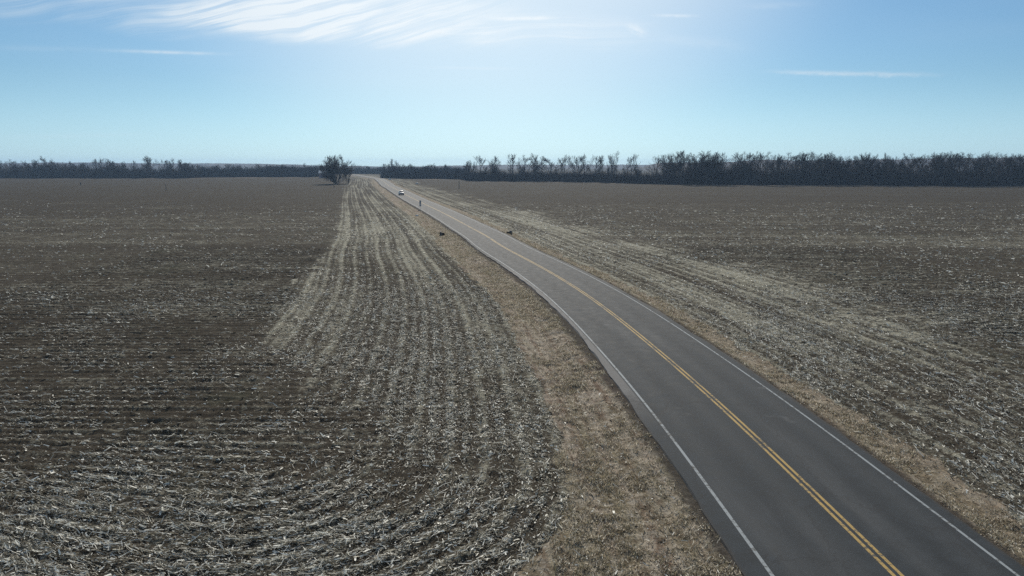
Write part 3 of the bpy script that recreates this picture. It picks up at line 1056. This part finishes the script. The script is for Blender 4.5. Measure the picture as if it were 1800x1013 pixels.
def hill(name, prof, Y0, depth, seed):
    """prof: (photo column, crest row) list -> ridge at distance Y0"""
    pr = np.array(prof, float)
    cols_ = np.linspace(pr[0, 0], pr[-1, 0], 700)
    rows = np.interp(cols_, pr[:, 0], pr[:, 1])
    X = np.array([at(c, Y0) for c in cols_])
    Z = np.array([top_h(r_, Y0) for r_ in rows])
    Z = Z + (vn(X, X * 0, 9, seed) - .5) * 2.2 + (vn(X, X * 0, 60, seed + 1) - .5) * 3
    e = ss(0, .04, (cols_ - pr[0, 0]) / (pr[-1, 0] - pr[0, 0])) * (1 - ss(.96, 1, (cols_ - pr[0, 0]) / (pr[-1, 0] - pr[0, 0])))
    Z = -1 + (Z + 1) * e
    prof_d = [(-.5, 0.0), (-.42, .12), (-.28, .45), (-.12, .85), (0, 1.0), (.2, .92), (.4, .6), (.7, .2), (1.0, 0.0)]
    V_ = []
    for f, hf in prof_d:
        jz = (vn(X, X * 0 + f * 900, 14, seed + 5) - .5) * 1.5 * hf * (f != 0)
        V_.append(np.stack([X, np.full_like(X, Y0 + f * depth), -1 + (Z + 1) * hf + jz], 1))
    V_ = np.stack(V_, 0)
    r_, c_2 = V_.shape[:2]
    idx = np.arange(r_ * c_2).reshape(r_, c_2)
    q4 = np.stack([idx[:-1, :-1], idx[:-1, 1:], idx[1:, 1:], idx[1:, :-1]], -1).reshape(-1, 4)
    return tag(mesh_obj(name, V_.reshape(-1, 3), q4, m_hill, smooth=True), kind='structure')


hill('hills', [(1120, 292), (1170, 287), (1290, 285), (1340, 282), (1380, 281), (1500, 283), (1560, 280), (1650, 279), (1800, 278), (2100, 279), (2500, 281)], 1500, 500, 1)
hill('hills', [(-700, 286), (0, 288), (100, 286), (330, 288), (430, 288), (480, 289), (560, 292), (640, 293), (720, 293), (900, 290), (1200, 290), (1500, 289)], 2600, 800, 2)


# ------------------------------------------------------------------ small modelled things
def box(V, Q, x0, x1, y0, y1, z0, z1):
    b0 = len(V)
    V += [(x0, y0, z0), (x1, y0, z0), (x1, y1, z0), (x0, y1, z0), (x0, y0, z1), (x1, y0, z1), (x1, y1, z1), (x0, y1, z1)]
    Q += [tuple(b0 + i for i in f) for f in ((0, 3, 2, 1), (4, 5, 6, 7), (0, 1, 5, 4), (1, 2, 6, 5), (2, 3, 7, 6), (3, 0, 4, 7))]


def bx(name, dims, mat, parent=None, bevel=0.0):
    V, Q = [], []
    for d in (dims if isinstance(dims[0], (tuple, list)) else [dims]):
        box(V, Q, *d)
    o = mesh_obj(name, np.array(V, float), np.array(Q), mat, parent)
    if bevel:
        b = o.modifiers.new('bevel', 'BEVEL'); b.width = bevel; b.segments = 2
    return o


def disc_tube(name, pts, rad, sides, mat, parent=None, smooth=True):
    T = Tubes(); T.tube(pts, rad, sides)
    V, Q = T.arrays()
    return mesh_obj(name, V, Q, mat, parent, smooth=smooth)


m_galv = plain('galvanised_steel', (0.30, 0.31, 0.32), 0.45, 0.6)
m_back = plain('bare_aluminium_sign_back', (0.26, 0.27, 0.28), 0.5, 0.4)
m_wood = plain('weathered_wood', (0.085, 0.07, 0.055), 0.9, 0, .35, 8)
m_stone = plain('pale_limestone', (0.55, 0.53, 0.49), 0.85, 0, .2, 2)
m_rust = plain('rusty_dark_steel', (0.05, 0.035, 0.028), 0.8, 0.2)
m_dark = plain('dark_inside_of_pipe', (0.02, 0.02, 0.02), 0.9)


def zat(x, y):
    return float(H(np.array([x]), np.array([y]))[0])


# road sign seen from behind
x, y = px_ground(739, 368)
sg = empty('road_sign', (x, y, zat(x, y)), R(14))
tag(sg, 'grey back of a narrow road sign on the left verge, nearer than the car', 'road sign')
bx('post', [(-.03, .03, -.03, .03, -.3, 2.45)], m_galv, sg)
bx('sign_plate', [(-.23, .23, .032, .045, 1.50, 2.42)], m_back, sg)
bx('number_plate', [(-.23, .23, .032, .045, .95, 1.42)], m_back, sg)
bx('bracket', [(-.2, .2, -.034, -.031, 1.7, 1.75), (-.2, .2, -.034, -.031, 2.2, 2.25)], m_galv, sg)


def post(px_, py_, h, wd, label, cap=True):
    x, y = px_ground(px_, py_)
    T = Tubes()
    T.tube([(0, 0, -.3), (0.01, 0, h * .5), (0.03, 0.02, h), (0.03, 0.02, h + .01)], [wd, wd * .95, wd * .85, 0.01], 8)
    V, Q = T.arrays()
    o = mesh_obj('wooden_post', V, Q, m_wood, smooth=False)
    o.location = (x, y, zat(x, y))
    tag(o, label, 'post')


post(807, 331, 3.7, .16, 'dark wooden post standing in the pale stubble right of the car')
post(292, 334, 2.7, .15, 'thin dark post in the left field below the end of the left belt')
post(142, 325, 1.6, .3, 'short stout dark post far out near the left edge of the field')
post(587, 330, 2.9, .14, 'thin dark post in the field in front of the lone tree')


# culvert pipe ends under the road
def culvert(px_, py_, sdir, label):
    x, y = px_ground(px_, py_)
    root = empty('culvert_pipe', (x, y, zat(x, y)), math.atan(float(np.interp(y, YY, DX))) * -1)
    tag(root, label, 'culvert')
    n_ = 14
    xs = np.linspace(-.6, .15, n_) * sdir
    T = Tubes()
    T.tube([(v, 0, .22) for v in xs], [.25 + .015 * (k % 2) for k in range(len(xs))], 16)
    T.tube([(xs[-1], 0, .22), (xs[-1], 0.0005, .22)], [.26, .22], 16)
    V, Q = T.arrays()
    mesh_obj('corrugated_pipe', V, Q, m_rust, root)
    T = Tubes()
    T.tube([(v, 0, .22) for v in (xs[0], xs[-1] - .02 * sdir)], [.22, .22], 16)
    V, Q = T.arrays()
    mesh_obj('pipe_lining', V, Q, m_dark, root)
    # scoured bank round the outlet
    T = Tubes()
    T.tube([(xs[-1] - .15 * sdir, -.9, .05), (xs[-1] - .1 * sdir, -.5, .45), (xs[-1] - .12 * sdir, 0, .62), (xs[-1] - .1 * sdir, .5, .42), (xs[-1] - .15 * sdir, .9, .05)], [.10, .13, .14, .13, .10], 8)
    V, Q = T.arrays()
    V += (np.random.default_rng(5).random(V.shape) - .5) * .1
    mesh_obj('earth_rim', V, Q, m_wood, root, smooth=True)


culvert(897, 409, 1, 'dark culvert mouth in the right verge partway along the road')
culvert(775, 410, -1, 'dark culvert mouth in the left verge opposite the right hand one')


def rock(px_, py_, r_, label, seed):
    x, y = px_ground(px_, py_)
    rg = np.random.default_rng(seed)
    V, Q = [], []
    nu, nv = 9, 6
    for j in range(nv + 1):
        ph = math.pi * j / nv
        for i in range(nu):
            a = 2 * math.pi * i / nu
            rr = r_ * rg.uniform(.8, 1.1) if 0 < j < nv else r_
            V.append((rr * math.sin(ph) * math.cos(a) * 1.3, rr * math.sin(ph) * math.sin(a), rr * .8 * math.cos(ph)))
    for j in range(nv):
        for i in range(nu):
            Q.append((j * nu + i, (j + 1) * nu + i, (j + 1) * nu + (i + 1) % nu, j * nu + (i + 1) % nu))
    o = mesh_obj('rock', np.array(V), np.array(Q), m_stone)
    o.location = (x, y, zat(x, y) + r_ * .35)
    tag(o, label, 'rock')


rock(733, 377, .32, 'pale rock in the left verge below the road sign', 1)
rock(733, 323, .75, 'pale boulder in the stubble right of the road beyond the car', 2)
rock(685, 315.5, 1.1, 'flat pale boulder on the right edge of the far road', 3)

# pale barn partly hidden by the lone tree
bx_, by_ = at(569, 618), 618
bn = empty('barn', (bx_, by_, -.25), R(8))
tag(bn, 'small pinkish barn with a white roof left of the lone tree', 'barn')
m_wall = plain('faded_pink_boards', (0.30, 0.20, 0.19), .85, 0, .2, 1.0)
m_roof = plain('white_metal_roof', (0.50, 0.50, 0.50), .5, .2, .08, 1.0)
m_door = plain('dark_barn_door', (0.08, 0.05, 0.05), .8)
W_, D_, Hh, Rh = 3.4, 4.5, 4.4, 6.6
V = [(-W_, -D_, 0), (W_, -D_, 0), (W_, D_, 0), (-W_, D_, 0), (-W_, -D_, Hh), (W_, -D_, Hh), (W_, D_, Hh), (-W_, D_, Hh), (-W_, 0, Rh), (W_, 0, Rh)]
T_ = [(0, 1, 5), (0, 5, 4), (2, 3, 7), (2, 7, 6), (1, 2, 6), (1, 6, 5), (5, 6, 9), (3, 0, 4), (3, 4, 7), (7, 4, 8)]
mesh_obj('wall', np.array(V, float), np.array(T_), m_wall, bn)
V, Q = [], []
for sg_ in (-1, 1):
    b0 = len(V)
    y0_, z0_ = sg_ * (D_ + .5), Hh - .15
    for zz in (0, .16):
        V += [(-W_ - .4, y0_, z0_ + zz), (W_ + .4, y0_, z0_ + zz), (W_ + .4, 0, Rh + .03 + zz), (-W_ - .4, 0, Rh + .03 + zz)]
    Q += [tuple(b0 + i for i in f) for f in ((0, 3, 2, 1), (4, 5, 6, 7), (0, 1, 5, 4), (1, 2, 6, 5), (3, 0, 4, 7))]
mesh_obj('roof', np.array(V, float), np.array(Q), m_roof, bn)
bx('door', [(-1.4, 1.4, -D_ - .08, -D_ - .003, .05, 3.2)], m_door, bn)
bx('window', [(2.2, 3.2, -D_ - .06, -D_ - .003, 2.0, 3.0)], m_dark, bn)


# ------------------------------------------------------------------ the car, coming towards the camera in the left lane
def car():
    cy = 266.0
    s_lane = -1.85
    c = float(np.interp(cy, YY, XX)); d = float(np.interp(cy, YY, DX))
    q_ = 1 / math.sqrt(1 + d * d)
    X, Y = c + s_lane * q_, cy - s_lane * d * q_
    # local -Y is the car's front; turn it to follow the road
    root = empty('car', (X, Y, crown(s_lane) + .006), math.atan(-d))
    tag(root, 'white car with dark windscreen and grille coming down the left lane of the road', 'car')
    m_paint = plain('white_car_paint', (0.42, 0.43, 0.44), .55, 0, .03, 1.0, .6)
    m_glass = plain('dark_car_glass', (0.015, 0.017, 0.02), .08, 0, .1, 1.0, .7)
    m_tyre = plain('tyre_rubber', (0.02, 0.02, 0.02), .85)
    m_rim = plain('alloy_rim', (0.45, 0.45, 0.46), .35, .8)
    m_black = plain('black_plastic', (0.025, 0.025, 0.027), .6)
    m_lamp = plain('headlight_lens', (0.8, 0.82, 0.85), .1, 0, .05)
    m_amber = plain('plate_metal', (0.45, 0.47, 0.5), .5)
    # stations along Y: (y, half width low, half width belt, half width top, z low, z belt, z top)
    st = [(-2.30, .70, .74, .66, .38, .62, .74), (-2.22, .82, .88, .78, .28, .66, .90), (-1.7, .86, .92, .82, .22, .78, 1.0),
          (-1.15, .87, .93, .84, .22, .86, 1.06), (-.95, .87, .93, .80, .22, .95, 1.12), (-.35, .87, .93, .66, .22, .98, 1.56),
          (.3, .87, .93, .66, .22, .99, 1.64), (1.2, .87, .93, .65, .22, 1.0, 1.62), (1.85, .87, .92, .63, .24, 1.0, 1.52), (2.2, .84, .90, .70, .30, .98, 1.12), (2.3, .78, .84, .66, .38, .90, 1.0)]
    V = []
    for y_, a, b_, c_, zl, zb, zt in st:
        V += [(-a, y_, zl), (-b_, y_, (zl + zb) / 2), (-b_ * .985, y_, zb), (-c_, y_, zt - .05), (-c_ * .85, y_, zt),
              (c_ * .85, y_, zt), (c_, y_, zt - .05), (b_ * .985, y_, zb), (b_, y_, (zl + zb) / 2), (a, y_, zl)]
    Q = []
    k = 10
    for i in range(len(st) - 1):
        for j in range(k):
            j2 = (j + 1) % k
            Q.append((i * k + j, i * k + j2, (i + 1) * k + j2, (i + 1) * k + j))
    V = np.array(V, float)
    for e in (0, len(st) - 1):
        o0 = e * k
        for a, b_, c_, d_ in ((0, 1, 8, 9), (1, 2, 7, 8), (2, 3, 6, 7), (3, 4, 5, 6)):
            Q.append((o0 + a, o0 + b_, o0 + c_, o0 + d_))
    body = mesh_obj('body', V, np.array(Q), m_paint, root, smooth=True)
    # glass, laid just proud of the cabin
    def quad(name, pts, mat):
        P = np.array(pts, float)
        nrm = np.cross(P[1] - P[0], P[2] - P[0]); nrm /= np.linalg.norm(nrm)
        V2 = np.concatenate([P, P + nrm * .012], 0)
        F = np.array([(3, 2, 1, 0), (4, 5, 6, 7), (0, 1, 5, 4), (1, 2, 6, 5), (2, 3, 7, 6), (3, 0, 4, 7)])
        return mesh_obj(name, V2, F, mat, root)
    quad('windscreen', [(-.72, -.97, 1.135), (.72, -.97, 1.135), (.60, -.40, 1.555), (-.60, -.40, 1.555)], m_glass)
    quad('rear_window', [(.60, 1.88, 1.50), (-.60, 1.88, 1.50), (-.66, 2.18, 1.17), (.66, 2.18, 1.17)], m_glass)
    for sx in (-1, 1):
        p = [(sx * .90, -.75, 1.03), (sx * .90, 1.75, 1.05), (sx * .69, 1.55, 1.53), (sx * .71, -.30, 1.49)]
        if sx < 0: p = p[::-1]
        quad('side_window', p, m_glass)
        w_ = bx('headlight', [(sx * .78 - .13, sx * .78 + .13, -2.27, -2.15, .66, .80)], m_lamp, root, .02)
        mm = bx('mirror', [(sx * 1.02 - .1, sx * 1.02 + .1, -.82, -.70, 1.02, 1.16)], m_black, root, .03)
        for wy in (-1.42, 1.42):
            T = Tubes()
            T.tube([(sx * (.72), wy, .33), (sx * .74, wy, .33), (sx * .92, wy, .33), (sx * .94, wy, .33)], [.27, .33, .33, .28], 22)
            v, q4 = T.arrays()
            tyre = mesh_obj('tyre', v, q4, m_tyre, None, smooth=True)
            wh = mesh_obj('wheel', *[np.array(a) for a in wheel_hub(sx, wy)], m_black, root)
            tyre.parent = wh
            T = Tubes()
            T.tube([(sx * .935, wy, .33), (sx * .95, wy, .33), (sx * .945, wy, .33)], [.21, .19, .02], 22)
            v, q4 = T.arrays()
            mesh_obj('rim', v, q4, m_rim, wh)
    bx('grille', [(-.52, .52, -2.335, -2.25, .42, .68)], m_black, root, .02)
    bx('bumper', [(-.84, .84, -2.32, -2.12, .24, .38)], m_black, root, .04)
    bx('number_plate', [(-.16, .16, -2.35, -2.337, .46, .56)], m_amber, root)


def wheel_hub(sx, wy):
    T = Tubes()
    T.tube([(sx * .70, wy, .33), (sx * .705, wy, .33), (sx * .92, wy, .33), (sx * .925, wy, .33)], [.02, .26, .26, .02], 16)
    v, q4 = T.arrays()
    return v, q4


car()

# ------------------------------------------------------------------ haze: pale even air round everything
hz = bx('haze', [(-4300, 4300, -420, 4200, -3.5, 40)], m_dark)
mh = bpy.data.materials.new('pale_air')
mh.use_nodes = True
nt = mh.node_tree
for n_ in list(nt.nodes):
    nt.nodes.remove(n_)
out = nt.nodes.new('ShaderNodeOutputMaterial')
pv = nt.nodes.new('ShaderNodeVolumePrincipled')
pv.inputs['Color'].default_value = (0.46, 0.69, 1.0, 1)
pv.inputs['Density'].default_value = 0.00015
pv.inputs['Anisotropy'].default_value = 0.2
nt.links.new(pv.outputs[0], out.inputs['Volume'])
hz.data.materials[0] = mh
tag(hz, kind='stuff')
hz['label'] = 'thin bluish winter haze over the far fields and trees'
hz['category'] = 'haze'
